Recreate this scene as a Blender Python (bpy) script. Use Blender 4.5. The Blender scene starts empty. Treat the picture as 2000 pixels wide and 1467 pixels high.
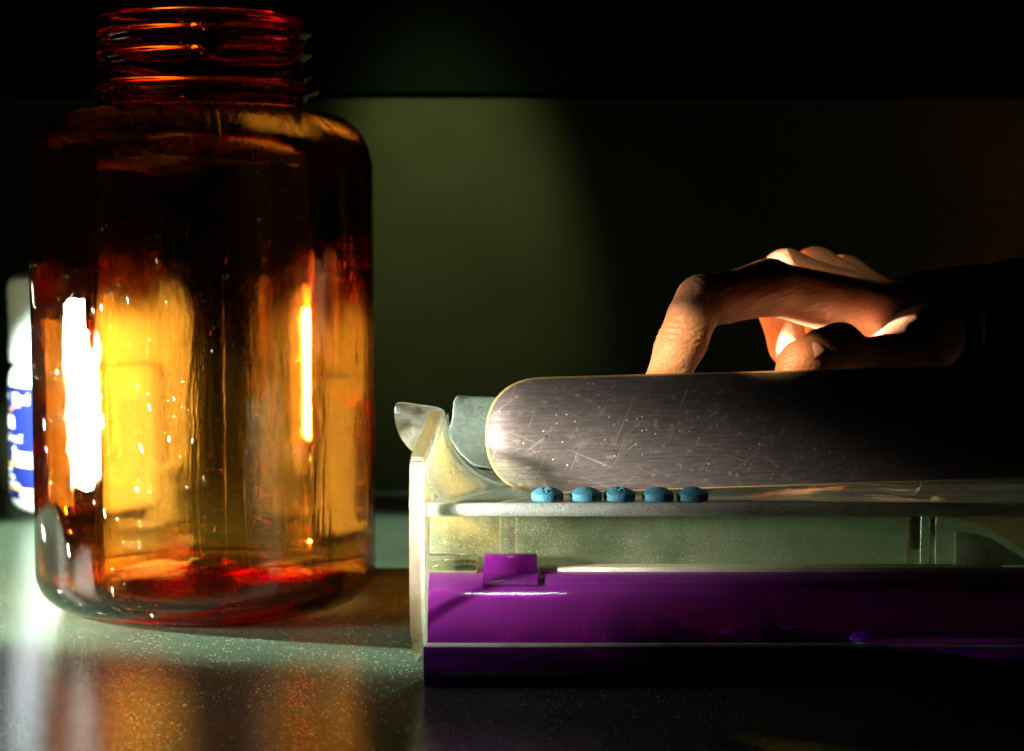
import bpy, bmesh, math, random
import numpy as np
from mathutils import Vector, Matrix, noise as mnoise

# ------------------------------------------------------------------ basics
S = 0.014                       # metres per working unit
random.seed(7)
scn = bpy.context.scene
col = scn.collection
PI = math.pi

# camera -------------------------------------------------------------
camd = bpy.data.cameras.new('camera')
cam = bpy.data.objects.new('camera', camd)
col.objects.link(cam)
cam.location = (6.0*S, -36.4*S, 7.25*S)
cam.rotation_euler = (math.radians(90) - math.atan((733.5-447)/3640.0), 0, 0)
camd.sensor_width = 36.0
camd.lens = 36.0*3640/2000
camd.clip_start = 0.005
camd.clip_end = 20
camd.dof.use_dof = True
camd.dof.focus_distance = 31.0*S
camd.dof.aperture_fstop = (camd.lens/1000.0)/(0.26*S)
camd.dof.aperture_blades = 7
scn.camera = cam

# world --------------------------------------------------------------
w = bpy.data.worlds.new('World'); scn.world = w; w.use_nodes = True
bg = w.node_tree.nodes['Background']
bg.inputs[0].default_value = (0.55, 0.75, 0.6, 1)
bg.inputs[1].default_value = 0.0012

# lamps --------------------------------------------------------------
def aim(o, p, t):
    o.location = Vector(p)*S
    d = (Vector(t)-Vector(p))
    o.rotation_euler = d.to_track_quat('-Z', 'Y').to_euler()

def area_lamp(name, p, t, sx, sy, radiance, colr, spread=180):
    l = bpy.data.lights.new(name, 'AREA'); l.shape = 'RECTANGLE'
    l.size = sx*S; l.size_y = sy*S
    l.energy = radiance*PI*(sx*S)*(sy*S)
    l.color = colr; l.spread = math.radians(spread)
    o = bpy.data.objects.new(name, l); col.objects.link(o); aim(o, p, t)
    return o

def spot_lamp(name, p, t, watts, size_deg, blend, colr, rad=0.3):
    l = bpy.data.lights.new(name, 'SPOT'); l.energy = watts; l.color = colr
    l.spot_size = math.radians(size_deg); l.spot_blend = blend; l.shadow_soft_size = rad*S
    o = bpy.data.objects.new(name, l); col.objects.link(o); aim(o, p, t)
    return o

area_lamp('side_panel_lamp', (-13.2, -4.4, 2.9), (0, -0.6, 3.2), 4.5, 3.6, 2200, (1.0, 0.97, 0.88), 18)
area_lamp('added_side_glow', (-14.5, -4.0, 3.2), (0, -1.0, 2.4), 5.0, 4.4, 65, (1.0, 0.95, 0.82), 28)  # added unseen panel, broadens the glow inside the amber bottle
spot_lamp('added_counter_spot', (-30, 5.0, 9.5), (0.5, 2.6, -1.7), 235.0, 30, 0.30, (0.90, 1.0, 0.84), 0.6)  # added unseen spot, brightens the counter from the left
spot_lamp('added_bottle_spot', (-3.9, -14, 9.0), (-4.5, 11.5, 2.2), 185.0, 14, 0.6, (0.92, 1.0, 0.90), 0.4)  # added spot, lights the white bottle so the amber glows
spot_lamp('added_wall_spot', (2.6, 5.5, 24), (4.3, 15, 7.2), 12.0, 25, 0.8, (0.95, 1.0, 0.55), 0.6)  # added spot, makes the lit patch on the wall
spot_lamp('added_tray_spot', (-5, -11.2, 4.0), (3.6, -6.7, 2.8), 27.0, 23, 1.0, (1.0, 0.97, 0.92), 0.7)  # added accent spot on tablets, blade and lid
spot_lamp('added_amber_spot', (2.4, -3.6, 3.7), (5.4, -6.5, 2.9), 7.0, 28, 0.8, (1.0, 0.50, 0.03), 0.5)  # added spot in place of light passing through the amber bottle
spot_lamp('added_finger_spot', (-4, -17, 17.0), (8.5, -5.2, 5.2), 16.0, 5.5, 0.9, (1.0, 0.80, 0.5), 0.15)  # added narrow spot, picks out the index finger
spot_lamp('added_thumb_spot', (-5, -17, 15.0), (10.55, -5.4, 5.05), 17.0, 3.4, 0.8, (1.0, 0.62, 0.34), 0.1)  # added narrow spot, warms the thumb tip
spot_lamp('added_knuckle_spot', (-4, -16, 17.0), (11.8, -.6, 6.5), 3.0, 6.5, 0.8, (1.0, 0.85, 0.58), 0.1)  # added narrow spot on the knuckle ridge
area_lamp('overhead_lamp', (6.0, -9.0, 13.5), (6.0, -7.0, 1.4), 1.7, 0.5, 7, (1, 1, 1), 60)

# view ---------------------------------------------------------------
scn.view_settings.view_transform = 'Standard'
scn.view_settings.look = 'None'
scn.view_settings.exposure = 0.0
scn.view_settings.gamma = 1.0
scn.view_settings.use_curve_mapping = False
cy = scn.cycles
cy.max_bounces = 16; cy.transmission_bounces = 16; cy.glossy_bounces = 8
cy.diffuse_bounces = 3; cy.transparent_max_bounces = 32; cy.volume_bounces = 2
cy.caustics_reflective = True; cy.caustics_refractive = True
cy.blur_glossy = 0.2
cy.sample_clamp_indirect = 8.0
cy.use_denoising = True
cy.use_adaptive_sampling = True
cy.adaptive_threshold = 0.02

# ------------------------------------------------------------------ material helpers
class MT:
    def __init__(s, name):
        s.m = bpy.data.materials.new(name); s.m.use_nodes = True
        s.t = s.m.node_tree; s.t.nodes.clear()
        s.out = s.n('ShaderNodeOutputMaterial')
    def n(s, typ, **kw):
        nd = s.t.nodes.new(typ)
        for k, v in kw.items():
            if k.startswith('i_'):
                key = k[2:].replace('_', ' ')
                nd.inputs[key].default_value = v
            else: setattr(nd, k, v)
        return nd
    def l(s, a, b): s.t.links.new(a, b)
    def coord(s, scale=(1, 1, 1), rot=(0, 0, 0)):
        if not hasattr(s, '_tc'): s._tc = s.n('ShaderNodeTexCoord')
        src = s._tc.outputs['Object']
        if any(rot):
            mr = s.n('ShaderNodeMapping'); mr.inputs['Rotation'].default_value = rot
            s.l(src, mr.inputs['Vector']); src = mr.outputs[0]
        mp = s.n('ShaderNodeMapping'); mp.inputs['Scale'].default_value = tuple(c/S for c in scale)
        s.l(src, mp.inputs['Vector']); return mp.outputs[0]
    def noise(s, scale=1.0, detail=4, rough=.55, vec=None, dist=0):
        nd = s.n('ShaderNodeTexNoise'); nd.inputs['Scale'].default_value = scale
        nd.inputs['Detail'].default_value = detail; nd.inputs['Roughness'].default_value = rough
        nd.inputs['Distortion'].default_value = dist
        s.l(vec if vec is not None else s.coord(), nd.inputs['Vector']); return nd.outputs[0]
    def ramp(s, fac, stops):
        nd = s.n('ShaderNodeValToRGB'); cr = nd.color_ramp
        while len(cr.elements) < len(stops): cr.elements.new(.5)
        for e, (p, c) in zip(cr.elements, stops):
            e.position = p; e.color = (c, c, c, 1) if not isinstance(c, tuple) else (*c, 1)
        s.l(fac, nd.inputs[0]); return nd.outputs[0]
    def math(s, op, a, b=None):
        nd = s.n('ShaderNodeMath', operation=op)
        for i, v in enumerate((a, b)):
            if v is None: continue
            if isinstance(v, (int, float)): nd.inputs[i].default_value = v
            else: s.l(v, nd.inputs[i])
        return nd.outputs[0]
    def bump(s, h, strength=.3, dist=.02, normal=None):
        nd = s.n('ShaderNodeBump'); nd.inputs['Strength'].default_value = strength
        nd.inputs['Distance'].default_value = dist*S
        s.l(h, nd.inputs['Height'])
        if normal is not None: s.l(normal, nd.inputs['Normal'])
        return nd.outputs[0]
    def specks(s, scale, size, keep, vec=None):
        """sparse round flecks: voronoi cells, a share of them kept"""
        v = s.n('ShaderNodeTexVoronoi'); v.inputs['Scale'].default_value = scale
        s.l(vec if vec is not None else s.coord(), v.inputs['Vector'])
        sep = s.n('ShaderNodeSeparateColor'); s.l(v.outputs['Color'], sep.inputs[0])
        rad = s.math('MULTIPLY', s.math('POWER', sep.outputs[1], 2.0), size)
        near = s.math('LESS_THAN', v.outputs['Distance'], rad)
        on = s.math('GREATER_THAN', sep.outputs[0], 1-keep)
        return s.math('MULTIPLY', near, on)
    def mix(s, fac, a, b):
        nd = s.n('ShaderNodeMixShader')
        if isinstance(fac, (int, float)): nd.inputs[0].default_value = fac
        else: s.l(fac, nd.inputs[0])
        s.l(a, nd.inputs[1]); s.l(b, nd.inputs[2]); return nd.outputs[0]
    def colmix(s, fac, a, b):
        nd = s.n('ShaderNodeMix', data_type='RGBA')
        if isinstance(fac, (int, float)): nd.inputs[0].default_value = fac
        else: s.l(fac, nd.inputs[0])
        for i, v in ((6, a), (7, b)):
            if isinstance(v, tuple): nd.inputs[i].default_value = (*v, 1)
            else: s.l(v, nd.inputs[i])
        return nd.outputs[2]
    def fin(s, sh, vol=None):
        s.l(sh, s.out.inputs['Surface'])
        if vol is not None: s.l(vol, s.out.inputs['Volume'])
        return s.m

def principled(m, base, rough=.5, metal=0, spec=.5, normal=None, **kw):
    p = m.n('ShaderNodeBsdfPrincipled')
    for key, v in (('Base Color', base), ('Roughness', rough), ('Metallic', metal), ('Specular IOR Level', spec)):
        if isinstance(v, tuple): p.inputs[key].default_value = (*v, 1)
        elif isinstance(v, (int, float)): p.inputs[key].default_value = v
        else: m.l(v, p.inputs[key])
    for k, v in kw.items(): p.inputs[k.replace('_', ' ')].default_value = v
    if normal is not None: m.l(normal, p.inputs['Normal'])
    return p.outputs[0]

def diffuse(m, c, rough=0, normal=None, typ='ShaderNodeBsdfDiffuse'):
    d = m.n(typ)
    if isinstance(c, tuple): d.inputs[0].default_value = (*c, 1)
    else: m.l(c, d.inputs[0])
    if normal is not None: m.l(normal, d.inputs['Normal'])
    return d.outputs[0]

def mat_counter():
    m = MT('countertop')
    n1 = m.noise(.35, 5); n2 = m.noise(9, 6, .65); n3 = m.noise(55, 2)
    streak = m.noise(1.6, 6, .6, m.coord((.35, 2.2, 1), (0, 0, .12)), 1.2)
    scr = m.ramp(streak, [(.60, 0.0), (.68, 1.0)])
    scr = m.math('MULTIPLY', scr, m.ramp(n2, [(.42, 0.0), (.62, 1.0)]))
    basec = m.colmix(m.ramp(n1, [(.3, 0.0), (.7, 1.0)]), (.024, .040, .026), (.038, .055, .037))
    basec = m.colmix(m.math('MULTIPLY', scr, .55), basec, (.20, .25, .21))
    dust = m.specks(30, .34, .26)
    dust2 = m.specks(11, .18, .06)
    d = m.math('MAXIMUM', dust, dust2)
    basec = m.colmix(m.math('MULTIPLY', d, .8), basec, (.55, .66, .58))
    h = m.math('ADD', m.math('MULTIPLY', n3, .5), m.math('MULTIPLY', n2, .5))
    b = m.bump(h, .22, .02)
    b = m.bump(d, .4, .015, b)
    rg = m.math('ADD', .075, m.math('MULTIPLY', n2, .08))
    return m.fin(principled(m, basec, rg, 0, .5, b))

def mat_wall():
    m = MT('wall_paint')
    n1 = m.noise(.5, 6); n2 = m.noise(30, 3)
    sp = m.specks(1.4, .06, .25)
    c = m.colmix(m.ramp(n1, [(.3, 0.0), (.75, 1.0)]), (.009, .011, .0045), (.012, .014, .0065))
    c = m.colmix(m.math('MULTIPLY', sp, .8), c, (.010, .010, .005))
    return m.fin(principled(m, c, .9, 0, 0.0, m.bump(n2, .2, .02)))

def mat_amber(thin=False):
    m = MT('amber_wall' if thin else 'amber_plastic')
    g = m.n('ShaderNodeBsdfGlass'); g.inputs['IOR'].default_value = 1.57
    g.inputs['Roughness'].default_value = 0.0; g.inputs['Color'].default_value = (1, 1, 1, 1)
    v1 = m.noise(1.2, 4, .55, m.coord((2.2, 2.2, .30)), .6)     # drawn-out vertical ripples
    v2 = m.noise(1.0, 3, .5, m.coord((7, 7, .9)))
    v3 = m.noise(1.0, 3, .5, m.coord((1.1, 1.1, .8)))
    h = m.math('ADD', m.math('MULTIPLY', v1, .50), m.math('MULTIPLY', v2, .10))
    h = m.math('ADD', h, m.math('MULTIPLY', v3, .25))
    b = m.bump(h, .17, .05)
    m.l(m.bump(h, .55, .08) if thin else b, g.inputs['Normal'])
    dust = m.specks(26, .15, .12)
    sn = m.noise(1.0, 2, .5, m.coord((11, 11, .45), (.25, .1, 0)))
    scr = m.ramp(sn, [(.735, 0.0), (.75, 1.0)])
    d = m.math('MAXIMUM', m.math('MULTIPLY', dust, .6), m.math('MULTIPLY', scr, .22))
    dd = diffuse(m, (.85, .80, .66))
    core = g.outputs[0]
    if thin:
        tr = diffuse(m, (1, 1, 1), typ='ShaderNodeBsdfTransparent')
        gl = m.n('ShaderNodeBsdfGlossy'); gl.inputs['Roughness'].default_value = .0
        gl.inputs['Color'].default_value = (1, 1, 1, 1); m.l(b, gl.inputs['Normal'])
        fr = m.n('ShaderNodeFresnel'); fr.inputs['IOR'].default_value = 1.57; m.l(b, fr.inputs['Normal'])
        core = m.mix(.30, m.mix(fr.outputs[0], tr, gl.outputs[0]), core)
    va = m.n('ShaderNodeVolumeAbsorption')
    va.inputs['Color'].default_value = (1-.006, 1-.34, 0, 1)
    va.inputs['Density'].default_value = 20.0/S
    return m.fin(m.mix(d, core, dd), va.outputs[0])

def thin_clear(name, tint=(.93, .97, .90), dust=.12, dustcol=(.70, .78, .66), edge=False, rough=.03, dscale=22, keep=.5):
    """clear acrylic sheet: straight-through transmission, fresnel gloss, dusty film"""
    m = MT(name)
    tr = diffuse(m, tint, typ='ShaderNodeBsdfTransparent')
    gl = m.n('ShaderNodeBsdfGlossy'); gl.inputs['Roughness'].default_value = rough
    n1 = m.noise(1.1, 5, .6); n2 = m.noise(34, 3, .6)
    b = m.bump(m.noise(2.4, 3), .12, .03)
    m.l(b, gl.inputs['Normal'])
    fr = m.n('ShaderNodeFresnel'); fr.inputs['IOR'].default_value = 1.49
    m.l(b, fr.inputs['Normal'])
    a = m.mix(fr.outputs[0], tr, gl.outputs[0])
    film = m.math('MULTIPLY', m.ramp(n1, [(.32, .25), (.7, 1.0)]), m.ramp(n2, [(.32, .45), (.68, 1.0)]))
    film = m.math('MULTIPLY', film, dust*1.6)
    sp = m.math('MULTIPLY', m.specks(dscale, .26, keep), min(.6, dust*5))
    film = m.math('MAXIMUM', film, sp)
    df = diffuse(m, dustcol); tl = diffuse(m, dustcol, typ='ShaderNodeBsdfTranslucent')
    return m.fin(m.mix(film, a, m.mix(.45, df, tl)))

def mat_frost(name, c=(.74, .80, .68), grain=1.0, clear=.28):
    m = MT(name)
    n2 = m.noise(40, 3, .7); n1 = m.noise(1.6, 5)
    cc = m.colmix(m.ramp(n2, [(.36, 0.0), (.64, 1.0)]), tuple(x*(1-.55*grain) for x in c), c)
    cc = m.colmix(m.math('MULTIPLY', m.ramp(n1, [(.56, 0.0), (.66, 1.0)]), .45), cc, (.30, .24, .12))
    b = m.bump(n2, .6, .03)
    df = diffuse(m, cc, normal=b); tl = diffuse(m, cc, typ='ShaderNodeBsdfTranslucent')
    tr = diffuse(m, (.92, .96, .88), typ='ShaderNodeBsdfTransparent')
    gl = m.n('ShaderNodeBsdfGlossy'); gl.inputs['Roughness'].default_value = .25; m.l(b, gl.inputs['Normal'])
    a = m.mix(.45, df, tl); a = m.mix(clear, a, tr); a = m.mix(.10, a, gl.outputs[0])
    return m.fin(a)

def mat_glass(name, c=(.95, .99, .93), rough=.02):
    m = MT(name)
    g = m.n('ShaderNodeBsdfGlass'); g.inputs['IOR'].default_value = 1.49
    g.inputs['Roughness'].default_value = rough; g.inputs['Color'].default_value = (*c, 1)
    m.l(m.bump(m.noise(2.2, 4), .25, .04), g.inputs['Normal'])
    return m.fin(g.outputs[0])

def mat_spout():
    m = MT('spout_acrylic')
    g = m.n('ShaderNodeBsdfGlass'); g.inputs['IOR'].default_value = 1.49
    g.inputs['Roughness'].default_value = .05; g.inputs['Color'].default_value = (.94, .99, .94, 1)
    n1 = m.noise(2.4, 5, .6); n2 = m.noise(26, 3, .6)
    m.l(m.bump(n1, .10, .05), g.inputs['Normal'])
    f = m.math('MULTIPLY', m.ramp(n1, [(.40, .12), (.62, 1.0)]), m.ramp(n2, [(.35, .4), (.65, 1.0)]))
    f = m.math('MULTIPLY', f, .26)
    c = (.68, .80, .68)
    return m.fin(m.mix(f, g.outputs[0], m.mix(.5, diffuse(m, c), diffuse(m, c, typ='ShaderNodeBsdfTranslucent'))))

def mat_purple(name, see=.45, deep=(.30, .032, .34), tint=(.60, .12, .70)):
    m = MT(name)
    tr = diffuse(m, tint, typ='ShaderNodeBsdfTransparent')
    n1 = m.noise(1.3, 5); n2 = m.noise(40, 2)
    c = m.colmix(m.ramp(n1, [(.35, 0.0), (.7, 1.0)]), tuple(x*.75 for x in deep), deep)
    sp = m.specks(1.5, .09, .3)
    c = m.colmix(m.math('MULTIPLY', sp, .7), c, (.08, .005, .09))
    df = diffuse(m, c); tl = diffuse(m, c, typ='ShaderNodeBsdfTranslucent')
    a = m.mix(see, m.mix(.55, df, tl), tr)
    gl = m.n('ShaderNodeBsdfGlossy'); gl.inputs['Roughness'].default_value = .07
    b = m.bump(m.noise(2.5, 4, .5, m.coord((1, 1, 1))), .10, .03)
    b = m.bump(n2, .06, .01, b)
    m.l(b, gl.inputs['Normal'])
    fr = m.n('ShaderNodeFresnel'); fr.inputs['IOR'].default_value = 1.5; m.l(b, fr.inputs['Normal'])
    return m.fin(m.mix(fr.outputs[0], a, gl.outputs[0]))

def mat_blade():
    m = MT('worn_steel')
    n1 = m.noise(.9, 6, .6); n2 = m.noise(22, 4, .7); br = m.noise(1.0, 4, .6, m.coord((2.2, 1, 30)))
    rust = m.ramp(m.noise(9, 5, .7), [(.56, 0.0), (.66, 1.0)])
    c = m.colmix(m.ramp(m.math('ADD', m.math('MULTIPLY', br, .75), m.math('MULTIPLY', n2, .25)), [(.35, 0.0), (.65, 1.0)]), (.145, .118, .098), (.26, .215, .188))
    c = m.colmix(m.math('MULTIPLY', rust, .35), c, (.28, .16, .07))
    # long straight scratches at three angles
    scr = None
    for ang, th in ((.62, .70), (-.42, .715), (1.15, .71)):
        q = m.noise(1.0, 1, .4, m.coord((.8, 1, 38), (0, ang, 0)))
        q = m.ramp(q, [(th, 0.0), (th+.012, 1.0)])
        scr = q if scr is None else m.math('MAXIMUM', scr, q)
    scr = m.math('MULTIPLY', scr, m.ramp(m.noise(.8, 3), [(.42, .05), (.58, 1.0)]))
    dust = m.specks(13, .20, .28)
    bright = m.math('MAXIMUM', m.math('MULTIPLY', scr, .35), m.math('MULTIPLY', dust, .8))
    c = m.colmix(bright, c, (.80, .74, .58))
    h = m.math('ADD', m.math('MULTIPLY', br, .5), m.math('MULTIPLY', n2, .6))
    b = m.bump(h, .30, .012)
    b = m.bump(bright, .25, .01, b)
    metal = m.math('SUBTRACT', .60, m.math('MULTIPLY', m.math('MAXIMUM', bright, rust), .6))
    rg = m.math('ADD', .38, m.math('MULTIPLY', n1, .18))
    return m.fin(principled(m, c, rg, metal, .5, b))

def mat_pill():
    m = MT('blue_tablet')
    n1 = m.noise(24, 5, .65); n2 = m.noise(5, 3)
    c = m.colmix(m.ramp(n1, [(.35, 0.0), (.65, 1.0)]), (.013, .090, .122), (.027, .140, .180))
    return m.fin(principled(m, c, .6, 0, .35, m.bump(n1, .55, .03)))

def plain(name, c, rough=.5, spec=.5, bs=0, bscale=20, **kw):
    m = MT(name)
    b = m.bump(m.noise(bscale, 3), bs, .03) if bs else None
    return m.fin(principled(m, c, rough, 0, spec, b, **kw))

def mat_cloth():
    m = MT('black_cloth')
    wv = m.noise(30, 3, .6)
    c = m.colmix(wv, (.0012, .0013, .0012), (.0026, .0028, .0026))
    return m.fin(diffuse(m, c, normal=m.bump(wv, .4, .03)))

def mat_skin():
    m = MT('skin')
    n1 = m.noise(1.5, 5); n2 = m.noise(14, 4, .6)
    cre = m.noise(1.0, 3, .5, m.coord((2.0, 2.0, 9.0), (0, .35, 0)))
    c = m.colmix(m.ramp(n1, [(.3, 0.0), (.7, 1.0)]), (.27, .11, .05), (.38, .18, .09))
    c = m.colmix(m.math('MULTIPLY', m.ramp(n2, [(.5, 0.0), (.7, 1.0)]), .3), c, (.24, .12, .06))
    h = m.math('ADD', m.math('MULTIPLY', n2, .5), m.math('MULTIPLY', cre, .9))
    p = principled(m, c, .48, 0, .4, m.bump(h, .6, .07))
    p.node.inputs['Subsurface Weight'].default_value = .25
    p.node.inputs['Subsurface Radius'].default_value = (.25*S*1.4, .08*S*1.4, .04*S*1.4)
    p.node.inputs['Subsurface Scale'].default_value = 1.0
    return m.fin(p)

M = dict(upper=plain('upper_panel_dark', (.0015, .0025, .0013), .9, 0.0), counter=mat_counter(), wall=mat_wall(), amber=mat_amber(), amber_wall=mat_amber(True),
    sheet=thin_clear('clear_acrylic', dust=.06), panel=thin_clear('dusty_acrylic', (.93, .96, .82), .075, (.76, .78, .50), dscale=34, keep=.4),
    plate=thin_clear('end_plate_acrylic', (.95, .97, .91), .03), frost=mat_frost('frosted_edge'),
    sawn=mat_frost('sawn_edge', (.30, .20, .07), .5, .65), corner=mat_frost('lit_edge_tint', (.82, .86, .78), .2, .72), glass=mat_glass('clear_block'), spout=mat_spout(), back=thin_clear('mint_acrylic', (.88, .95, .88), .028, (.50, .66, .56)), ledge=mat_frost('ledge_edge', (.44, .43, .27), .5, .4), curve=thin_clear('curved_acrylic', (.95, .97, .91), .07, (.70, .78, .66)),
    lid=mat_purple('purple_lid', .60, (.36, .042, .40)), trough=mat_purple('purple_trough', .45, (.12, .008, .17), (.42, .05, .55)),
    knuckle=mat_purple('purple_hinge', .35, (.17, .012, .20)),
    blade=mat_blade(), rim=plain('amber_lit_rim', (.55, .33, .10), .35, .6, .4, 30), pill=mat_pill(), skin=mat_skin(),
    white=plain('white_plastic', (.42, .50, .45), .4, .5), cap=plain('cap_plastic', (.42, .50, .45), .45, .4, .2, 5),
    blue=plain('label_blue', (.003, .007, .055), .4, .3), print=plain('label_print', (.62, .72, .74), .5),
    gold=plain('label_gold', (.50, .30, .07), .4), rust=plain('label_rust', (.42, .14, .05), .5), redink=plain('cap_ink', (.75, .42, .33), .6),
    cloth=mat_cloth(), nail=plain('nail', (.48, .27, .19), .25, .6))

# ------------------------------------------------------------------ mesh helpers
def mk(name, verts, faces, mat, parent=None, smooth=True, loc=None, auto=None):
    me = bpy.data.meshes.new(name)
    me.from_pydata([(v[0]*S, v[1]*S, v[2]*S) for v in verts], [], faces)
    me.validate(); me.update()
    bm = bmesh.new(); bm.from_mesh(me)
    bmesh.ops.recalc_face_normals(bm, faces=bm.faces); bm.to_mesh(me); bm.free()
    return link(name, me, mat, parent, smooth, auto)

def link(name, me, mat, parent=None, smooth=True, auto=None):
    me.materials.clear(); me.materials.append(mat)
    for p in me.polygons: p.use_smooth = smooth
    if smooth and auto is not None: me.set_sharp_from_angle(angle=math.radians(auto))
    o = bpy.data.objects.new(name, me); col.objects.link(o)
    if parent is not None:
        o.parent = parent
        o.location = -root_loc(parent)
    return o

def root_loc(p):
    v = Vector(p.location)
    while p.parent: p = p.parent; v = v + Vector(p.location)
    return v

def thing(name, loc, label, cat, group=None):
    o = bpy.data.objects.new(name, None); col.objects.link(o)
    o.empty_display_size = .01
    o.location = Vector(loc)*S
    return tag(o, label, cat, group)

def tag(o, label, cat, group=None):
    o['label'] = label; o['category'] = cat
    if group: o['group'] = group
    return o

def lathe(profile, segs=96, rf=None, cx=0, cy=0):
    """profile of (r, z[, flag]); r==0 ends close with a pole"""
    V = []; F = []; rings = []
    for pr in profile:
        r, z = pr[0], pr[1]
        if r < 1e-6:
            rings.append([len(V)]); V.append((cx, cy, z))
        else:
            ring = []
            for k in range(segs):
                a = 2*PI*k/segs
                rr, zz = (r, z) if rf is None else rf(pr, a)
                ring.append(len(V)); V.append((cx+rr*math.cos(a), cy+rr*math.sin(a), zz))
            rings.append(ring)
    for A, B in zip(rings[:-1], rings[1:]):
        if len(A) == 1 and len(B) == 1: continue
        for k in range(segs):
            j = (k+1) % segs
            if len(A) == 1: F.append((A[0], B[j], B[k]))
            elif len(B) == 1: F.append((A[k], A[j], B[0]))
            else: F.append((A[k], A[j], B[j], B[k]))
    return V, F

def box(name, x0, x1, y0, y1, z0, z1, mat, parent=None, bev=.03, segs=2, shear=None):
    bm = bmesh.new()
    bmesh.ops.create_cube(bm, size=1)
    for v in bm.verts:
        v.co = Vector(((x0+x1)/2+v.co.x*(x1-x0), (y0+y1)/2+v.co.y*(y1-y0), (z0+z1)/2+v.co.z*(z1-z0)))
    if bev: bmesh.ops.bevel(bm, geom=bm.edges[:], offset=bev, segments=segs, profile=.5, affect='EDGES')
    if shear:
        for v in bm.verts: shear(v.co)
    for v in bm.verts: v.co *= S
    me = bpy.data.meshes.new(name); bm.to_mesh(me); bm.free()
    return link(name, me, mat, parent, True, 35)

def prism(name, pts, axis, a0, a1, mat, parent=None, bev=.025, warp=None, cuts=0, auto=40):
    """polygon pts (u,v) extruded along axis from a0 to a1"""
    bm = bmesh.new()
    def P(u, v, a):
        return {'x': (a, u, v), 'y': (u, a, v), 'z': (u, v, a)}[axis]
    vs = [bm.verts.new(P(u, v, a0)) for u, v in pts]
    f = bm.faces.new(vs)
    r = bmesh.ops.extrude_face_region(bm, geom=[f])
    d = Vector(P(0, 0, a1-a0))
    bmesh.ops.translate(bm, verts=[g for g in r['geom'] if isinstance(g, bmesh.types.BMVert)], vec=d)
    bmesh.ops.recalc_face_normals(bm, faces=bm.faces)
    if bev:
        ed = [e for e in bm.edges]
        bmesh.ops.bevel(bm, geom=ed, offset=bev, segments=2, profile=.5, affect='EDGES', clamp_overlap=True)
    if warp:
        for v in bm.verts: warp(v.co)
    for v in bm.verts: v.co *= S
    bmesh.ops.recalc_face_normals(bm, faces=bm.faces)
    me = bpy.data.meshes.new(name); bm.to_mesh(me); bm.free()
    return link(name, me, mat, parent, True, auto)

def smooth_poly(pts, n=6):
    """closed Catmull-Rom through pts"""
    out = []
    L = len(pts)
    for i in range(L):
        p0, p1, p2, p3 = (Vector(pts[(i+k-1) % L]) for k in range(4))
        for j in range(n):
            t = j/n
            out.append(tuple(.5*((2*p1)+(-p0+p2)*t+(2*p0-5*p1+4*p2-p3)*t*t+(-p0+3*p1-3*p2+p3)*t**3)))
    return out

# ------------------------------------------------------------------ the setting
ct = box('countertop', -60, 60, -60, 14.98, -3, 0, M['counter'], None, .02); ct['kind'] = 'structure'
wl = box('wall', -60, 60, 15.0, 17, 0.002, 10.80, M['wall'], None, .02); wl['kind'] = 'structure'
wu = box('upper_panel', -60, 60, 14.97, 17, 10.95, 40, M['upper'], wl, .03)  # much darker than the wall below the joint
box('shadow_gap_strip', -60, 60, 15.5, 17, 10.78, 10.97, M['cloth'], wl, 0)

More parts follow.
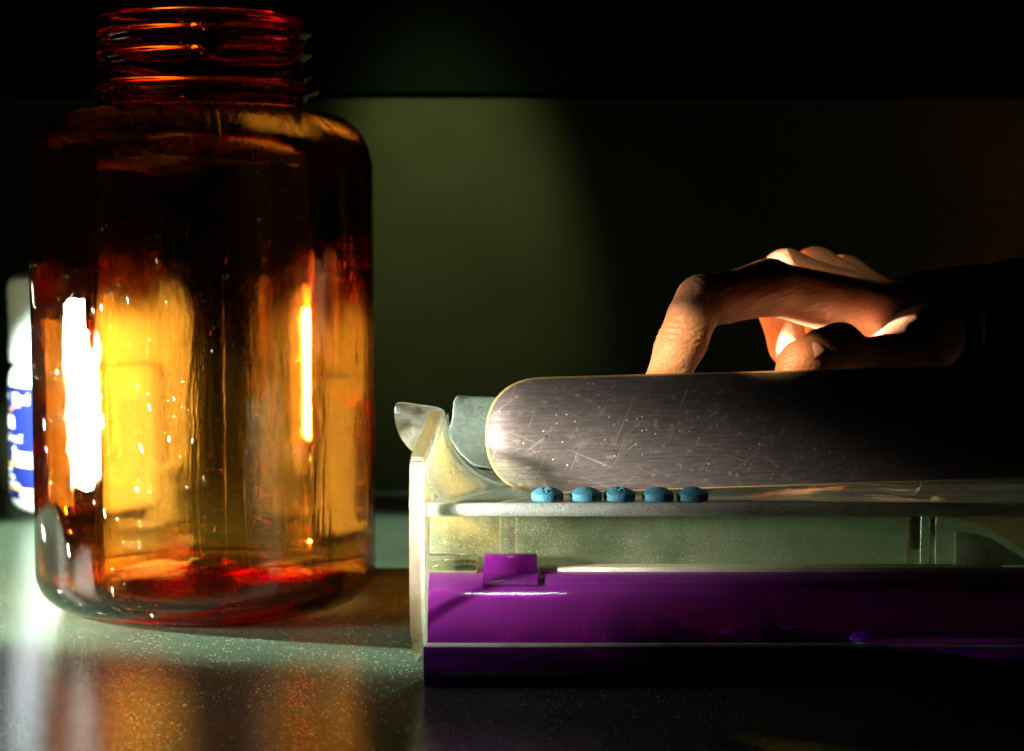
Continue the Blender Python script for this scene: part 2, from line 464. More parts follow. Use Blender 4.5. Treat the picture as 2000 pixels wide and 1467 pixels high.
# ------------------------------------------------------------------ amber bottle
def build_bottle():
    R = 3.31; th = .085
    out = []
    # concave base from the centre out, heel, wall, shoulder, neck
    out += [(0, .40, 'b'), (.30, .40, 'b'), (.38, .36, 'b'), (.9, .34, 'b'), (1.4, .29, 'b'), (1.85, .21, 'b'), (2.2, .12, 'b'), (2.45, .045, 'b'), (2.62, .006, 'b')]
    for k in range(0, 13):
        a = -PI/2 + (PI/2)*k/12
        out.append((2.72 + .59*math.cos(a), .66 + .66*math.sin(a), 'h'))
    z = .9
    while z < 8.3: out.append((R, z, 'w')); z += .16
    for k in range(0, 17):
        a = (PI/2)*k/16
        out.append((2.16 + 1.15*math.cos(a)**.92, 8.36 + 1.16*math.sin(a), 's'))
    out += [(2.05, 9.56, 'n'), (2.0, 9.62, 'n'), (2.0, 9.74, 'n'), (2.03, 9.80, 'n'), (2.22, 9.85, 'n'), (2.25, 9.90, 'n'), (2.22, 9.96, 'n'), (2.03, 10.0, 'n')]
    z = 10.04
    while z < 11.2: out.append((1.98, z, 't')); z += .022
    out += [(1.97, 11.22, 'n'), (1.95, 11.28, 'n'), (1.90, 11.31, 'n'), (1.84, 11.31, 'n'), (1.79, 11.28, 'n'), (1.78, 11.2, 'n')]
    # inside
    out += [(1.78, 10.6, 'i'), (1.78, 10.0, 'i'), (1.80, 9.7, 'i'), (1.88, 9.50, 'i'), (2.02, 9.43, 'i')]
    for k in range(16, -1, -1):
        a = (PI/2)*k/16
        out.append((2.12 + (1.19-th)*math.cos(a)**.92, 8.36 + (1.16-th)*math.sin(a), 'i'))
    z = 8.2
    while z > .9: out.append((R-th, z, 'i')); z -= .22
    for k in range(12, -1, -1):
        a = -PI/2 + (PI/2)*k/12
        out.append((2.66 + (.65-th)*math.cos(a), .72 + (.62-th)*math.sin(a), 'i'))
    out += [(2.45, .24, 'i'), (2.2, .36, 'i'), (1.85, .50, 'i'), (1.4, .60, 'i'), (.9, .66, 'i'), (.42, .69, 'i'), (.34, .77, 'i'), (.15, .79, 'i'), (0, .79, 'i')]
    seam = math.radians(-90 + 14.0)
    def rf(pr, a):
        r, z, fl = pr
        if fl in 'hwsn' and .25 < z < 9.7:
            for s0 in (seam, seam+PI):
                d = (a - s0 + PI) % (2*PI) - PI
                r += .020*math.exp(-(d/.0075)**2)
        if fl == 't':
            # single-start thread, 1.75 turns, with four parting slots
            best = 0
            for turn in range(3):
                zc = 10.20 + .40*(turn + a/(2*PI))
                if zc > 11.08: continue
                d = (z-zc)/.075
                best = max(best, math.exp(-d*d*1.1))
            gap = min(abs((a - seam - k*PI + PI) % (2*PI) - PI) for k in (0, 1))
            best *= min(1, max(0, (gap-.06)/.1))
            r += .15*best
        if fl in 'wi':
            n = mnoise.noise(Vector((math.cos(a)*1.6, math.sin(a)*1.6, z*.35 + (9 if fl == 'i' else 0))))
            r += (.011 if fl == 'w' else .020)*n
        return r, z
    V, F = lathe(out, 480, rf)
    o = mk('amber_bottle', V, F, M['amber'], None, True)
    o.data.materials.append(M['amber_wall'])
    for p in o.data.polygons:
        rr = math.hypot(p.center.x, p.center.y)
        if p.center.z < 9.55*S and not (p.center.z < .42*S or (rr < 2.56*S and p.center.z < 1.0*S)): p.material_index = 1
    return tag(o, 'large open amber plastic bottle with threaded neck, standing at left', 'bottle')
build_bottle()

# ------------------------------------------------------------------ white bottle with blue label
def curved_text(body, size, cx, cy, r, ang0, z, mat, parent, bold=0, shear=0, name='label_text', stretch=1):
    cu = bpy.data.curves.new(name, 'FONT'); cu.body = body; cu.size = size; cu.offset = bold; cu.shear = shear
    cu.resolution_u = 3
    to = bpy.data.objects.new(name, cu); col.objects.link(to)
    dg = bpy.context.evaluated_depsgraph_get(); dg.update()
    me = bpy.data.meshes.new_from_object(to.evaluated_get(dg))
    bpy.data.objects.remove(to)
    bm = bmesh.new(); bm.from_mesh(me)
    bmesh.ops.triangulate(bm, faces=bm.faces)
    long = [e for e in bm.edges if e.calc_length() > size*.25]
    if long: bmesh.ops.subdivide_edges(bm, edges=long, cuts=2)
    for v in bm.verts:
        a = ang0 + v.co.x*stretch/r
        v.co = Vector((cx+r*math.cos(a), cy+r*math.sin(a), z+v.co.y))*S
    bm.to_mesh(me); bm.free()
    me.name = name
    return link(name, me, mat, parent, False)

def build_white_bottle():
    cx, cy = -5.15, 12.1; r = 1.93
    t = thing('pill_bottle', (cx, cy, 0), 'white plastic bottle with dark blue printed label, half hidden behind the amber bottle', 'bottle')
    prof = [(0, .12), (1.2, .10), (1.5, 0.0), (1.65, 0.0), (1.80, .06), (1.90, .20), (r, .38)] + [(r, z) for z in (.8, 1.4, 2, 2.6, 3.1)] + \
        [(r, 3.35), (1.90, 3.55), (1.80, 3.72), (1.66, 3.80), (1.6, 3.9), (1.6, 5.0), (0, 5.0)]
    V, F = lathe(prof, 96, None, cx, cy); mk('body', V, F, M['white'], t, True, auto=50)
    cp = [(0, 3.82), (1.86, 3.82), (1.90, 3.86), (1.90, 4.7), (1.89, 5.75), (1.84, 5.98), (1.70, 6.10), (1.4, 6.13), (0, 6.13)]
    def ribs(pr, a):
        q = pr[0]
        if q > 1.8 and 3.9 < pr[1] < 5.95: q += .018*math.cos(a*70)
        return q + .02*math.sin(pr[1]*3+a), pr[1]
    V, F = lathe(cp, 420, ribs, cx, cy); cap = mk('cap', V, F, M['cap'], t, True, auto=50)
    # label: a wrapped sheet with a slanted join
    lr = r+.012
    V = []; F = []
    n = 120
    for k in range(n+1):
        a = math.radians(99 + 192*k/n)
        for z, rr in ((.36, lr), (3.24, lr)): V.append((cx+rr*math.cos(a), cy+rr*math.sin(a), z))
        if k: F.append((2*k-2, 2*k, 2*k+1, 2*k-1))
    lab = mk('label', V, F, M['blue'], t, True)
    A = math.radians
    lr2 = r+.022
    def txt(s, size, deg, z, m='print', bold=0, shear=0, st=1): curved_text(s, size, cx, cy, lr2, A(deg), z, M[m], lab, bold, shear, stretch=st)
    # only the left flank shows past the amber bottle
    txt('NDC', .20, 194, 2.90, 'print', .003)
    txt('10 ml', .34, 215, 2.84, 'print', .016)
    txt('Lunesta', .62, 166, 2.18, 'print', .008, .15, .9)
    txt('(eszopiclone) C', .26, 180, 1.84, 'print', .0, .2)
    txt('3mg (', .46, 213, 1.36, 'print', .018)
    for i, s in enumerate(('Each tablet', 'contains 3 mg', 'See insert for use', 'Rx')):
        txt(s, .17, 188, 1.06-.185*i if i < 3 else .52, 'print', .006)
    txt('10 tablets', .17, 224, .43, 'print', .006)
    txt('x2', .13, 200, .46, 'print', .004)
    for z in (1.245, .63):
        V = []; F = []
        for k in range(91):
            a = math.radians(104 + 182*k/90)
            for zz in (z-.035, z+.035): V.append((cx+lr2*math.cos(a), cy+lr2*math.sin(a), zz))
            if k: F.append((2*k-2, 2*k, 2*k+1, 2*k-1))
        mk('label_line', V, F, M['gold'], lab, True)
    # rust coloured arc above the lettering
    V = []; F = []
    for k in range(25):
        u = k/24; ang = A(208) + u*.34
        zz = 2.60 + .16*math.sin(u*PI*.62); hw = .045*(1-.5*u)
        for d in (-hw, hw): V.append((cx+lr2*math.cos(ang), cy+lr2*math.sin(ang), zz+d))
        if k: F.append((2*k-2, 2*k, 2*k+1, 2*k-1))
    mk('label_swoosh', V, F, M['rust'], lab, True)
    for z, dg_, s in ((5.05, 203, 'o'), (4.82, 188, '- o'), (4.72, 203, 'o')):
        curved_text(s, .2, cx, cy, 1.94, A(dg_), z, M['redink'], cap, 0, 0, 'cap_print')
    V = []; F = []
    for k in range(31):
        u = k/30; ang = A(190) + u*1.1
        zz = 4.16 - .10*math.sin(u*PI)
        for d in (-.018, .018): V.append((cx+1.94*math.cos(ang), cy+1.94*math.sin(ang), zz+d))
        if k: F.append((2*k-2, 2*k, 2*k+1, 2*k-1))
    mk('cap_line', V, F, M['redink'], cap, True)
build_white_bottle()

# ------------------------------------------------------------------ counting tray
def build_tray():
    t = thing('counting_tray', (9.3, -5.2, 0), 'clear acrylic pill counting tray with purple lidded trough in front', 'tray')
    shear = lambda c: setattr(c, 'x', c.x + .10*(c.y+7.3))
    # platform and its sawn front edge
    plat = box('platform', 4.68, 15.6, -7.12, -3.1, 2.72, 2.93, M['sheet'], t, .02)
    # edge band with a slightly rough face
    V = []; F = []
    n = 260
    prof = [(-7.125, 2.925), (-7.20, 2.925), (-7.24, 2.90), (-7.25, 2.82), (-7.24, 2.74), (-7.20, 2.715), (-7.125, 2.715)]
    for k in range(n+1):
        x = 4.66 + (15.6-4.66)*k/n
        for j, (y, z) in enumerate(prof):
            q = mnoise.noise(Vector((x*9, j*1.7, 0)))*.010
            V.append((x, y-(q if 1 < j < 5 else 0), z+q*.4))
        if k:
            a, b = (k-1)*7, k*7
            for j in range(6): F.append((a+j, b+j, b+j+1, a+j+1))
    F += [tuple(range(7)), tuple(range(n*7, n*7+7))]
    mk('platform_edge', V, F, M['frost'], plat, True, auto=60)
    # left end plate
    pts = [(-7.12, .52), (-7.36, .9), (-7.44, 1.5), (-7.45, 2.4), (-7.42, 3.1), (-7.36, 3.56), (-7.30, 3.64), (-6.2, 3.88), (-5.15, 4.16), (-4.98, 4.10), (-4.9, 3.5), (-4.6, 2.9), (-4.55, .3), (-6.9, .3)]
    ep = prism('end_plate', pts, 'x', 4.40, 4.62, M['plate'], t, .02, shear)
    # sawn outline strip along its front and top edge
    def strip(name, path, x0, x1, wd, mat, par):
        V = []; F = []
        for k, (y, z) in enumerate(path):
            p = Vector(path[max(0, k-1)]); q = Vector(path[min(len(path)-1, k+1)])
            d = (q-p).normalized(); nrm = Vector((-d.y, d.x))
            j = mnoise.noise(Vector((y*6, z*6, 3)))*.012
            a = Vector((y, z)) + nrm*(.004+j*0.4); b = Vector((y, z)) + nrm*(wd+j)
            for x, c in ((x0, a), (x1, a), (x1, b), (x0, b)):
                V.append((x+.10*(c.x+7.3), c.x, c.y))
            if k:
                o, e = (k-1)*4, k*4
                for m_ in range(4): F.append((o+m_, e+m_, e+(m_+1) % 4, o+(m_+1) % 4))
        F += [(0, 1, 2, 3), tuple(range(len(V)-4, len(V)))]
        return mk(name, V, F, mat, par, True, auto=40)
    fr = []
    P0 = [(-7.12, .52), (-7.36, .9), (-7.44, 1.5), (-7.45, 2.4), (-7.42, 3.1), (-7.36, 3.60)]
    for (a, b) in zip(P0[:-1], P0[1:]):
        for i in range(10): fr.append((a[0]+(b[0]-a[0])*i/10, a[1]+(b[1]-a[1])*i/10))
    fr.append(P0[-1])
    strip('sawn_front_edge', fr, 4.405, 4.585, .03, M['sawn'], ep)
    strip('lit_corner_edge', fr, 4.59, 4.64, .04, M['corner'], ep)  # whitish strip, light along this edge put into the colour
    top = [(-7.28+i*.107, 3.66+i*.0252) for i in range(21)]
    strip('sawn_top_edge', top, 4.405, 4.615, .03, M['sawn'], ep)
    # inner curved wall, lofted from a tight front fillet to a wide sweep at the spout
    def prof_at(u):
        e = u*u*(3-2*u)
        H = .66 + .54*e; rad = .46 + .85*e; x0 = 4.655 + .03*u
        return [(x0+rad+rad*math.cos(PI+(PI/2)*k/15), 2.94+H+H*math.sin(PI+(PI/2)*k/15)) for k in range(16)]
    V = []; F = []; rows = 24; m2 = 32
    for i in range(rows+1):
        u = i/rows; y = -7.18 + 2.25*u
        pr = prof_at(u)
        for (x, z) in pr: V.append((x+.10*(y+7.3), y, z))
        for (x, z) in reversed(pr): V.append((x-.05+.10*(y+7.3), y, max(2.935, z-.05) if x < pr[-1][0]-.3 else 2.932))
    for i in range(rows):
        a, b = i*m2, (i+1)*m2
        for j in range(m2): F.append((a+j, b+j, b+(j+1) % m2, a+(j+1) % m2))
    F += [tuple(range(m2)), tuple(range(rows*m2, rows*m2+m2))]
    mk('inner_curve', V, F, M['curve'], t, True, auto=50)
    # pouring spout lip at the back left corner
    lob = smooth_poly([(3.99, 4.17), (4.06, 4.28), (4.40, 4.25), (4.80, 4.18), (4.88, 3.95), (4.97, 3.5), (4.98, 3.22), (4.70, 3.26), (4.46, 3.36), (4.24, 3.50), (4.08, 3.71), (4.00, 3.95)], 5)
    prism('spout', lob, 'y', -4.78, -4.62, M['spout'], t, .035, lambda c: setattr(c, 'y', c.y + .35*(4.9-c.x)**2*.6))
    # back wall with a scooped left end
    bw = smooth_poly([(4.95, 4.14), (5.02, 4.26), (5.3, 4.24), (5.7, 4.22)], 1)
    bwp = [(4.94, 3.92), (4.95, 4.16), (5.00, 4.25), (5.08, 4.27), (6.1, 4.22), (9, 4.18), (13.4, 4.15), (13.4, 2.96), (5.62, 2.96), (5.30, 3.02), (5.05, 3.25), (4.90, 3.48), (4.85, 3.62), (4.90, 3.75)]
    prism('back_wall', bwp, 'y', -3.25, -3.05, M['back'], t, .03)
    # recessed clear front panel under the platform, ledge, posts
    box('front_panel', 4.66, 15.6, -6.30, -6.16, 1.64, 2.715, M['panel'], t, .015)
    box('ledge', 6.46, 13.95, -6.62, -6.31, 1.66, 1.80, M['ledge'], t, .02)
    def post(x, r, z0, z1, y=-6.02):
        V, F = lathe([(0, z0), (r, z0), (r*1.02, z0+.03), (r, z0+.1), (r*.94, (z0+z1)/2), (r, z1-.1), (r*1.12, z1-.02), (0, z1)], 24, None, x, y)
        mk('support_post', V, F, M['glass'], t, True, auto=50)
    post(5.74, .085, .02, 2.71); post(5.99, .10, .02, 2.71); post(12.62, .12, .02, 2.71); post(12.92, .06, .02, 2.71)
    # lower clear back board that the trough leans on
    box('base_board', 4.66, 14.0, -6.12, -5.98, .03, 1.62, M['sheet'], t, .02) if False else None
    # scooped bracket at the right
    br = [(13.20, 1.80), (13.20, 2.34), (13.5, 2.31), (13.81, 2.22), (14.0, 2.10), (14.2, 1.99), (14.36, 1.88), (14.36, 1.80)]
    prism('corner_bracket', br, 'y', -6.46, -6.33, M['frost'], t, .012)
    br = [(13.0, 2.44), (13.5, 2.42), (13.95, 2.27), (14.4, 1.98), (14.6, 1.86), (15.6, 1.86), (15.6, 2.66), (13.0, 2.50)]
    prism('end_bracket', br, 'y', -5.5, -5.35, M['sawn'], t, .012)
    # hinge knuckles
    def knuckle(name, x0, x1, zc, r, mat):
        V = []; F = []; n = 20
        prof = [(math.cos(2*PI*k/n), math.sin(2*PI*k/n)) for k in range(n)]
        sup = lambda c, s: (math.copysign(abs(c)**.55, c), math.copysign(abs(s)**.55, s))
        for x in (x0, x0+.02, x1-.02, x1):
            q = r*(.94 if x in (x0, x1) else 1)
            for c, s in prof:
                cc, ss = sup(c, s); V.append((x, -6.62+q*cc*.9, zc+q*ss))
        for i in range(3):
            for j in range(n): F.append((i*n+j, i*n+n+j, i*n+n+(j+1) % n, i*n+(j+1) % n))
        F += [tuple(range(n)), tuple(range(3*n, 4*n))]
        return mk(name, V, F, mat, t, True, auto=40)
    knuckle('hinge_knuckle', 4.66, 5.43, 1.87, .15, M['glass'])
    hk = knuckle('hinge_knuckle', 5.55, 6.40, 1.85, .17, M['knuckle'])
    hk['label'] = 'purple hinge knuckle'
    # purple lid: quarter tube with real wall thickness; trough: lower half
    def tube(name, x0, x1, cyy, czz, r, a0, a1, thk, mat, par, ry=1.0, caps=True, n=28, flat=None):
        V = []; F = []
        nx_ = 24
        for i in range(nx_+1):
            x = x0+(x1-x0)*i/nx_
            for k in range(n+1):
                a = a0+(a1-a0)*k/n
                V.append((x, cyy-ry*r*math.cos(a), czz+r*math.sin(a)))
            for k in range(n, -1, -1):
                a = a0+(a1-a0)*k/n; q = r-thk
                V.append((x, cyy-ry*q*math.cos(a), czz+q*math.sin(a)))
        m_ = 2*(n+1)
        for i in range(nx_):
            for j in range(m_): F.append((i*m_+j, (i+1)*m_+j, (i+1)*m_+(j+1) % m_, i*m_+(j+1) % m_))
        F += [tuple(range(m_)), tuple(range(nx_*m_, nx_*m_+m_))]
        return mk(name, V, F, mat, par, True, auto=40)
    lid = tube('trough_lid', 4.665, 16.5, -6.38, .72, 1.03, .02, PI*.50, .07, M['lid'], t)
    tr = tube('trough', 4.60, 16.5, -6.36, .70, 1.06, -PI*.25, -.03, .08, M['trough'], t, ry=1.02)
    box('trough_floor', 4.60, 16.5, -7.25, -5.62, .46, .53, M['trough'], tr, .015)
    box('trough_foot', 4.62, 16.5, -7.05, -5.5, .0, .07, M['trough'], tr, .015)
    box('trough_back', 4.66, 16.5, -5.6, -5.5, .08, 1.60, M['sheet'], tr, .015)
    box('trough_rim', 4.62, 16.5, -7.475, -7.40, .685, .735, M['frost'], tr, .012)
    # hinge tab on the lid
    tab = tube('hinge_tab', 5.53, 6.41, -6.38, .72, 1.075, PI*.30, PI*.49, .04, M['knuckle'], lid, n=8)
    return t
build_tray()

# ------------------------------------------------------------------ tablets
def seg_dist(p, a, b):
    ab = (b[0]-a[0], b[1]-a[1]); q = ((p[0]-a[0])*ab[0]+(p[1]-a[1])*ab[1])/(ab[0]**2+ab[1]**2+1e-9)
    q = max(0, min(1, q)); return math.hypot(p[0]-a[0]-ab[0]*q, p[1]-a[1]-ab[1]*q)
def glyph(kind):
    def arc(cx, cy, r, a0, a1, n=10): return [(cx+r*math.cos(math.radians(a0+(a1-a0)*k/n)), cy+r*math.sin(math.radians(a0+(a1-a0)*k/n))) for k in range(n+1)]
    if kind == 'S': return [arc(0, .045, .045, 20, 270) + arc(0, -.045, .045, 90, -160)]
    if kind == '3': return [arc(0, .045, .045, 160, -90) + arc(0, -.045, .048, 90, -160)]
    return []
def tablet_mesh(marks):
    r = .255; h0 = .035; h1 = .125; zt = .225
    V = []; F = []
    segs = 96
    rings = [(0.90*r, 0.0), (.97*r, .012), (r, .03), (r, .06), (r, .095), (r*.995, .115)]
    nr = 44
    V.append((0, 0, 0)); base = 1
    allr = rings + [(r*.985*(1-k/nr), None) for k in range(0, nr)]
    for (q, z) in allr:
        for k in range(segs):
            a = 2*PI*k/segs; x, y = q*math.cos(a), q*math.sin(a)
            if z is None:
                zz = .120 + .098*(1-(q/(r))**2)**.9
                for (ox, oy, s, g) in marks:
                    for pl in glyph(g):
                        for A_, B_ in zip(pl[:-1], pl[1:]):
                            d = seg_dist(((x-ox)/s, (y-oy)/s), A_, B_)
                            if d < .022: zz = min(zz, .120+.098*(1-(q/r)**2)**.9 - .028*(1-(d/.022)**2))
            else: zz = z
            V.append((x, y, zz))
    L = len(allr)
    top = len(V); V.append((0, 0, V[-1][2]))
    for k in range(segs): F.append((0, base+(k+1) % segs, base+k))
    for i in range(L-1):
        for k in range(segs):
            j = (k+1) % segs
            F.append((base+i*segs+k, base+i*segs+j, base+(i+1)*segs+j, base+(i+1)*segs+k))
    for k in range(segs): F.append((base+(L-1)*segs+k, base+(L-1)*segs+(k+1) % segs, top))
    return V, F
tabs = [(6.565, -6.93, [(-.03, -.10, 1.0, 'S'), (.07, -.06, 1.0, '3')], .12,
         'leftmost blue tablet in the row, its stamped figures facing the camera'),
        (7.18, -6.93, [], 0, 'second blue tablet from the left, smooth, touching the stamped middle tablet'),
        (7.712, -6.93, [(.02, -.09, 1.0, 'S')], -.15, 'middle blue tablet of the row, stamped with a curved figure'),
        (8.325, -6.93, [], 0, 'fourth blue tablet from the left, between the middle and the rightmost tablet'),
        (8.875, -6.93, [], 0, 'rightmost blue tablet of the row on the tray')]
pl_me = None
for x, y, marks, rot, lab in tabs:
    V, F = tablet_mesh(marks)
    c, s_ = math.cos(rot), math.sin(rot)
    me_o = mk('tablet', V, F, M['pill'], None, True, auto=40)
    me_o.location = Vector((x, y, 2.932))*S; me_o.rotation_euler = (0, 0, rot)
    tag(me_o, lab, 'tablet', 'tablets in a row on the tray')
    if not marks: pl_me = me_o.data
for x, y, z, rx in [(7.70, -6.98, .78, 1.1), (8.42, -7.01, .78, 1.25), (8.92, -6.83, .58, .25), (9.55, -6.88, .57, .15), (10.05, -7.01, .79, 1.2), (10.55, -6.88, .60, .35), (11.7, -6.93, .56, .1)]:
    o = bpy.data.objects.new('tablet', pl_me); col.objects.link(o)
    o.location = Vector((x, y, z))*S; o.rotation_euler = (rx, random.uniform(-.2, .2), random.uniform(0, 3)); o.scale = (1.15,)*3
    tag(o, 'blue tablet lying inside the purple trough, seen dimly through its lid', 'tablet', 'tablets inside the purple trough')

# ------------------------------------------------------------------ spatula
def build_spatula():
    Rr = .95; L = 10.6
    def outline(R_, n=40):
        pts = []
        # squarish round nose: superellipse
        for k in range(n+1):
            a = PI/2 + PI*k/n
            c, s_ = math.cos(a), math.sin(a); e = .86
            pts.append((Rr*1.02 + R_*1.02*math.copysign(abs(c)**e, c), R_*math.copysign(abs(s_)**e, s_)))
        for k in range(1, 31): pts.append((Rr*1.02+(L-Rr)*k/30, -R_))
        for k in range(29, 0, -1): pts.append((Rr*1.02+(L-Rr)*k/30, R_))
        pts.insert(len(pts)-29, (Rr*1.02+(L-Rr), R_))
        return pts
    insets = [0, .012, .03, .07, .13, .20, .28, .36, .46, .60, .75, .9, .97]
    V = []; F = []; m_ = None
    for side in (1, -1):
        for s in insets:
            y = -.035*(1 if side == 1 else -1)*min(1, s/.012)
            if side == 1: y -= .13*(1-math.exp(-(s/.26)**1.5))
            else: y -= .13*(1-math.exp(-(s/.26)**1.5)) 
            for (px, pz) in outline(Rr-s):
                px2 = px + (0)
                V.append((px2, y, pz))
    m_ = len(outline(Rr)); k_ = len(insets)
    for sd in range(2):
        o = sd*k_*m_
        for i in range(k_-1):
            for j in range(m_): F.append((o+i*m_+j, o+i*m_+(j+1) % m_, o+(i+1)*m_+(j+1) % m_, o+(i+1)*m_+j))
        F.append(tuple(o+(k_-1)*m_+j for j in range(m_)))
    bm = None
    o = mk('counting_spatula', V, F, M['blade'], None, True, auto=35)
    bm = bmesh.new(); bm.from_mesh(o.data); bmesh.ops.remove_doubles(bm, verts=bm.verts, dist=1e-6)
    bmesh.ops.recalc_face_normals(bm, faces=bm.faces); bm.to_mesh(o.data); bm.free()
    o.data.materials.append(M['rim'])  # rim colour carries the amber light reflected from the bottle
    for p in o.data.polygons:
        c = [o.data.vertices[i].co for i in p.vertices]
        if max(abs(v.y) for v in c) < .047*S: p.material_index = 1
    o.data.set_sharp_from_angle(angle=math.radians(35))
    o.location = Vector((5.575, -6.42, 3.89))*S
    o.rotation_euler = (math.radians(-3), math.radians(-1.15), math.radians(4.6))
    tag(o, 'scratched dark steel spatula blade with rounded end, standing on edge on the tray', 'spatula')
build_spatula()

# ------------------------------------------------------------------ hand
def blend_mesh(name, segs, lo, hi, h, k):
    """one continuous skin round tapered bones (smooth union, surface nets)"""
    lo = np.array(lo); n = np.ceil((np.array(hi)-lo)/h).astype(int)+1
    X, Y, Z = np.meshgrid(*[lo[i]+h*np.arange(n[i]) for i in range(3)], indexing='ij')
    P = np.stack([X, Y, Z], -1)
    acc = np.zeros(X.shape)
    for p, q, r, r2 in segs:
        p = np.array(p); d = np.array(q)-p
        t = np.clip(((P-p)@d)/(d@d), 0, 1)
        dist = np.linalg.norm(P-p-t[..., None]*d, axis=-1) - (r+(r2-r)*t)
        acc += np.exp(-np.clip(dist/k*3.0, -60, 60))
    D = -np.log(acc+1e-30)*k/3.0
    ins = D < 0
    cs = np.zeros(n-1); cn = np.zeros(n-1); cp = np.zeros(tuple(n-1)+(3,))
    corners = [(a, b, c) for a in (0, 1) for b in (0, 1) for c in (0, 1)]
    sl = lambda A, o: A[o[0]:o[0]+n[0]-1, o[1]:o[1]+n[1]-1, o[2]:o[2]+n[2]-1]
    for a in corners:
        for ax in range(3):
            if a[ax]: continue
            b = tuple(a[i]+(1 if i == ax else 0) for i in range(3))
            da, db = sl(D, a), sl(D, b)
            cr = (da < 0) != (db < 0)
            t = np.where(cr, da/np.where(cr, da-db, 1), 0)
            for i in range(3): cp[..., i] += np.where(cr, a[i]+(t if i == ax else 0), 0)
            cn += cr
    act = cn > 0
    idx = -np.ones(tuple(n-1), int); idx[act] = np.arange(act.sum())
    base = np.stack(np.meshgrid(*[np.arange(m) for m in n-1], indexing='ij'), -1)
    verts = (lo + h*(base + cp/np.maximum(cn, 1)[..., None]))[act]
    faces = []
    for ax in range(3):
        u, v = (ax+1) % 3, (ax+2) % 3
        s0 = [slice(1, -1)]*3; s0[ax] = slice(0, n[ax]-1); s1 = list(s0); s1[ax] = slice(1, n[ax])
        a = ins[tuple(s0)]; b = ins[tuple(s1)]
        w_ = np.argwhere(a != b); off = np.array([1, 1, 1]); off[ax] = 0
        flip = a[tuple(w_.T)]
        w_ = w_+off
        eu = np.eye(3, dtype=int)[u]; ev = np.eye(3, dtype=int)[v]
        q = [idx[tuple(x.T)] for x in (w_-eu-ev, w_-ev, w_, w_-eu)]
        Q = np.stack(q, 1); Q = np.where(flip[:, None], Q, Q[:, ::-1])
        faces.append(Q)
    faces = np.concatenate(faces)
    # light smoothing
    e = np.concatenate([faces[:, [0, 1]], faces[:, [1, 2]], faces[:, [2, 3]], faces[:, [3, 0]]])
    for _ in range(3):
        sm = np.zeros_like(verts); ct_ = np.zeros(len(verts))
        np.add.at(sm, e[:, 0], verts[e[:, 1]]); np.add.at(ct_, e[:, 0], 1)
        np.add.at(sm, e[:, 1], verts[e[:, 0]]); np.add.at(ct_, e[:, 1], 1)
        verts = .5*verts + .5*sm/np.maximum(ct_, 1)[:, None]
    me = bpy.data.meshes.new(name); me.from_pydata((verts*S).tolist(), [], faces.tolist()); me.update()
    return me

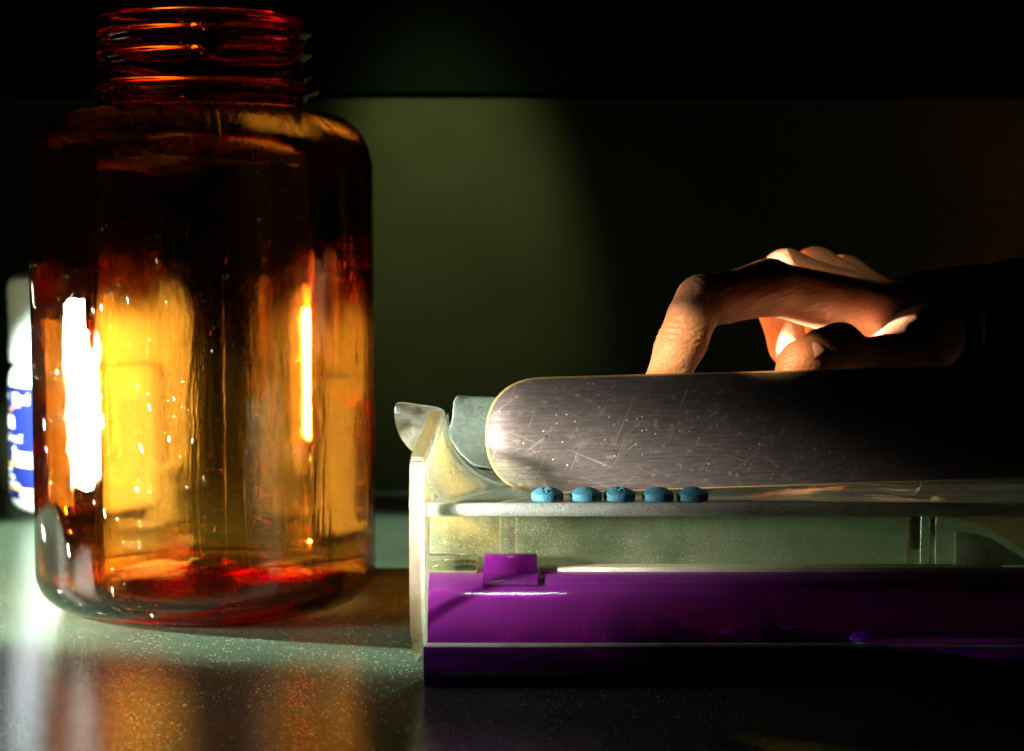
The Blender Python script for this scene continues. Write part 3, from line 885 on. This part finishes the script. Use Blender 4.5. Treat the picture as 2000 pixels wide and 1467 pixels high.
def build_hand():
    t = thing('person', (13.8, -.7, 4.0), 'hand in a black sleeve holding the spatula from behind, mostly in shadow', 'person')
    segs = []
    def limb(pts):
        for (p, r), (q, r2) in zip(pts[:-1], pts[1:]): segs.append((p, q, r, r2))
    limb([((8.46, -5.62, 4.30), .30), ((8.52, -5.50, 4.55), .36), ((8.80, -4.98, 5.20), .385), ((8.90, -4.85, 5.36), .41), ((9.05, -4.62, 5.72), .40), ((9.28, -4.35, 6.00), .46), ((9.75, -3.85, 6.05), .43), ((10.6, -2.95, 6.20), .52)])
    limb([((11.7, -.9, 4.40), .33), ((11.35, -.4, 5.00), .37), ((11.20, -.1, 5.75), .42), ((11.25, -.7, 6.36), .50)])
    limb([((12.2, .1, 4.30), .32), ((11.95, .5, 4.90), .35), ((11.85, .75, 5.70), .40), ((11.95, .2, 6.40), .48)])
    limb([((12.7, .9, 4.20), .28), ((12.5, 1.2, 4.76), .31), ((12.45, 1.4, 5.50), .36), ((12.65, 1.0, 6.25), .44)])
    limb([((10.70, -5.42, 4.80), .33), ((10.84, -5.28, 4.98), .39), ((11.26, -4.9, 5.18), .38), ((11.60, -4.6, 5.24), .40), ((12.05, -4.1, 4.90), .46), ((13.1, -2.9, 4.75), .66)])
    for a in ((10.6, -2.95, 6.20), (11.25, -.7, 6.36), (11.95, .2, 6.40), (12.65, 1.0, 6.25)):
        limb([(a, .48), ((13.1, -.9, 5.60), .60), ((14.1, -.6, 5.40), .78)])
    limb([((13.1, -2.6, 4.8), .66), ((14.1, -.7, 5.40), .74), ((15.4, -.3, 5.5), .80)])
    me2 = blend_mesh('hand', segs, (7.9, -6.2, 3.7), (15.0, 2.1, 7.1), .05, .12)
    # knuckle creases as real relief across the finger backs
    cre = [((8.88, -4.87, 5.33), Vector((.35, .40, .80))), ((9.28, -4.35, 6.02), Vector((.75, .6, .25))), ((11.3, -4.88, 5.32), Vector((.8, .5, .15)))]
    nrms = [v.normal.copy() for v in me2.vertices]
    for v, vn in zip(me2.vertices, nrms):
        p = v.co/S
        d = 0
        for c, ax in cre:
            c = Vector(c); q = p-c
            if q.length < .8:
                u = q.dot(ax.normalized()) + .05*mnoise.noise(p*3)
                d -= sum(dp*math.exp(-((u-o_)/.032)**2) for o_, dp in ((-.15, .03), (-.03, .055), (.10, .045), (.21, .02)))*(.6+.6*mnoise.noise(p*1.7+Vector((5, 0, 0))))
        d += .012*mnoise.noise(p*2.2)
        v.co += vn*d*S
    me2.name = 'hand'
    hand = link('hand', me2, M['skin'], t, True)
    # thumb nail: small curved plate
    V = []; F = []
    for i in range(9):
        for j in range(9):
            u, v = i/8*2-1, j/8*2-1
            k = 1-.12*v*v
            V.append((u*.20*k, v*.26, .07*(1-u*u)-.02*v*v))
    for i in range(8):
        for j in range(8): F.append((i*9+j, i*9+j+1, i*9+j+10, i*9+j+9))
    nl = mk('thumb_nail', V, F, M['nail'], None, True)
    mod = nl.modifiers.new('t', 'SOLIDIFY'); mod.thickness = .03*S
    nl.parent = hand
    wl_ = Vector((10.92, -5.50, 5.20))*S
    nrm = Vector((-.15, -.62, .75)).normalized(); yax = Vector((.78, .42, .45)); yax = (yax - nrm*yax.dot(nrm)).normalized()
    R_ = Matrix((yax.cross(nrm), yax, nrm)).transposed().to_4x4()
    nl.matrix_basis = Matrix.Translation(wl_) @ R_
    # sleeve: a creased cloth tube from the wrist off to the right
    path = [Vector(p) for p in ((13.75, -.75, 5.42), (14.1, -.55, 5.42), (15.0, .3, 5.4), (17, 1.9, 5.4), (20, 4.0, 5.4), (25, 7, 5.4))]
    rad = [.98, 1.04, 1.12, 1.3, 1.5, 1.8]
    V = []; F = []; n = 48; cnt = 0
    fine = []
    for i in range(len(path)-1):
        for k in range(8): fine.append((path[i].lerp(path[i+1], k/8), rad[i]+(rad[i+1]-rad[i])*k/8))
    fine.append((path[-1], rad[-1]))
    d = (path[-1]-path[0]).normalized(); sx = d.cross(Vector((0, 0, 1))).normalized(); sz = sx.cross(d)
    for i, (p, q) in enumerate(fine):
        for k in range(n):
            a = 2*PI*k/n
            rr = q*(1+.07*mnoise.noise(Vector((i*.35, math.cos(a)*1.5, math.sin(a)*1.5))))
            V.append(tuple(p+sx*rr*math.cos(a)+sz*rr*math.sin(a)))
        if i:
            for k in range(n): F.append(((i-1)*n+k, i*n+k, i*n+(k+1) % n, (i-1)*n+(k+1) % n))
    sl = mk('sleeve', V, F, M['cloth'], t, True)
    sl.modifiers.new('t', 'SOLIDIFY').thickness = .08*S
build_hand()
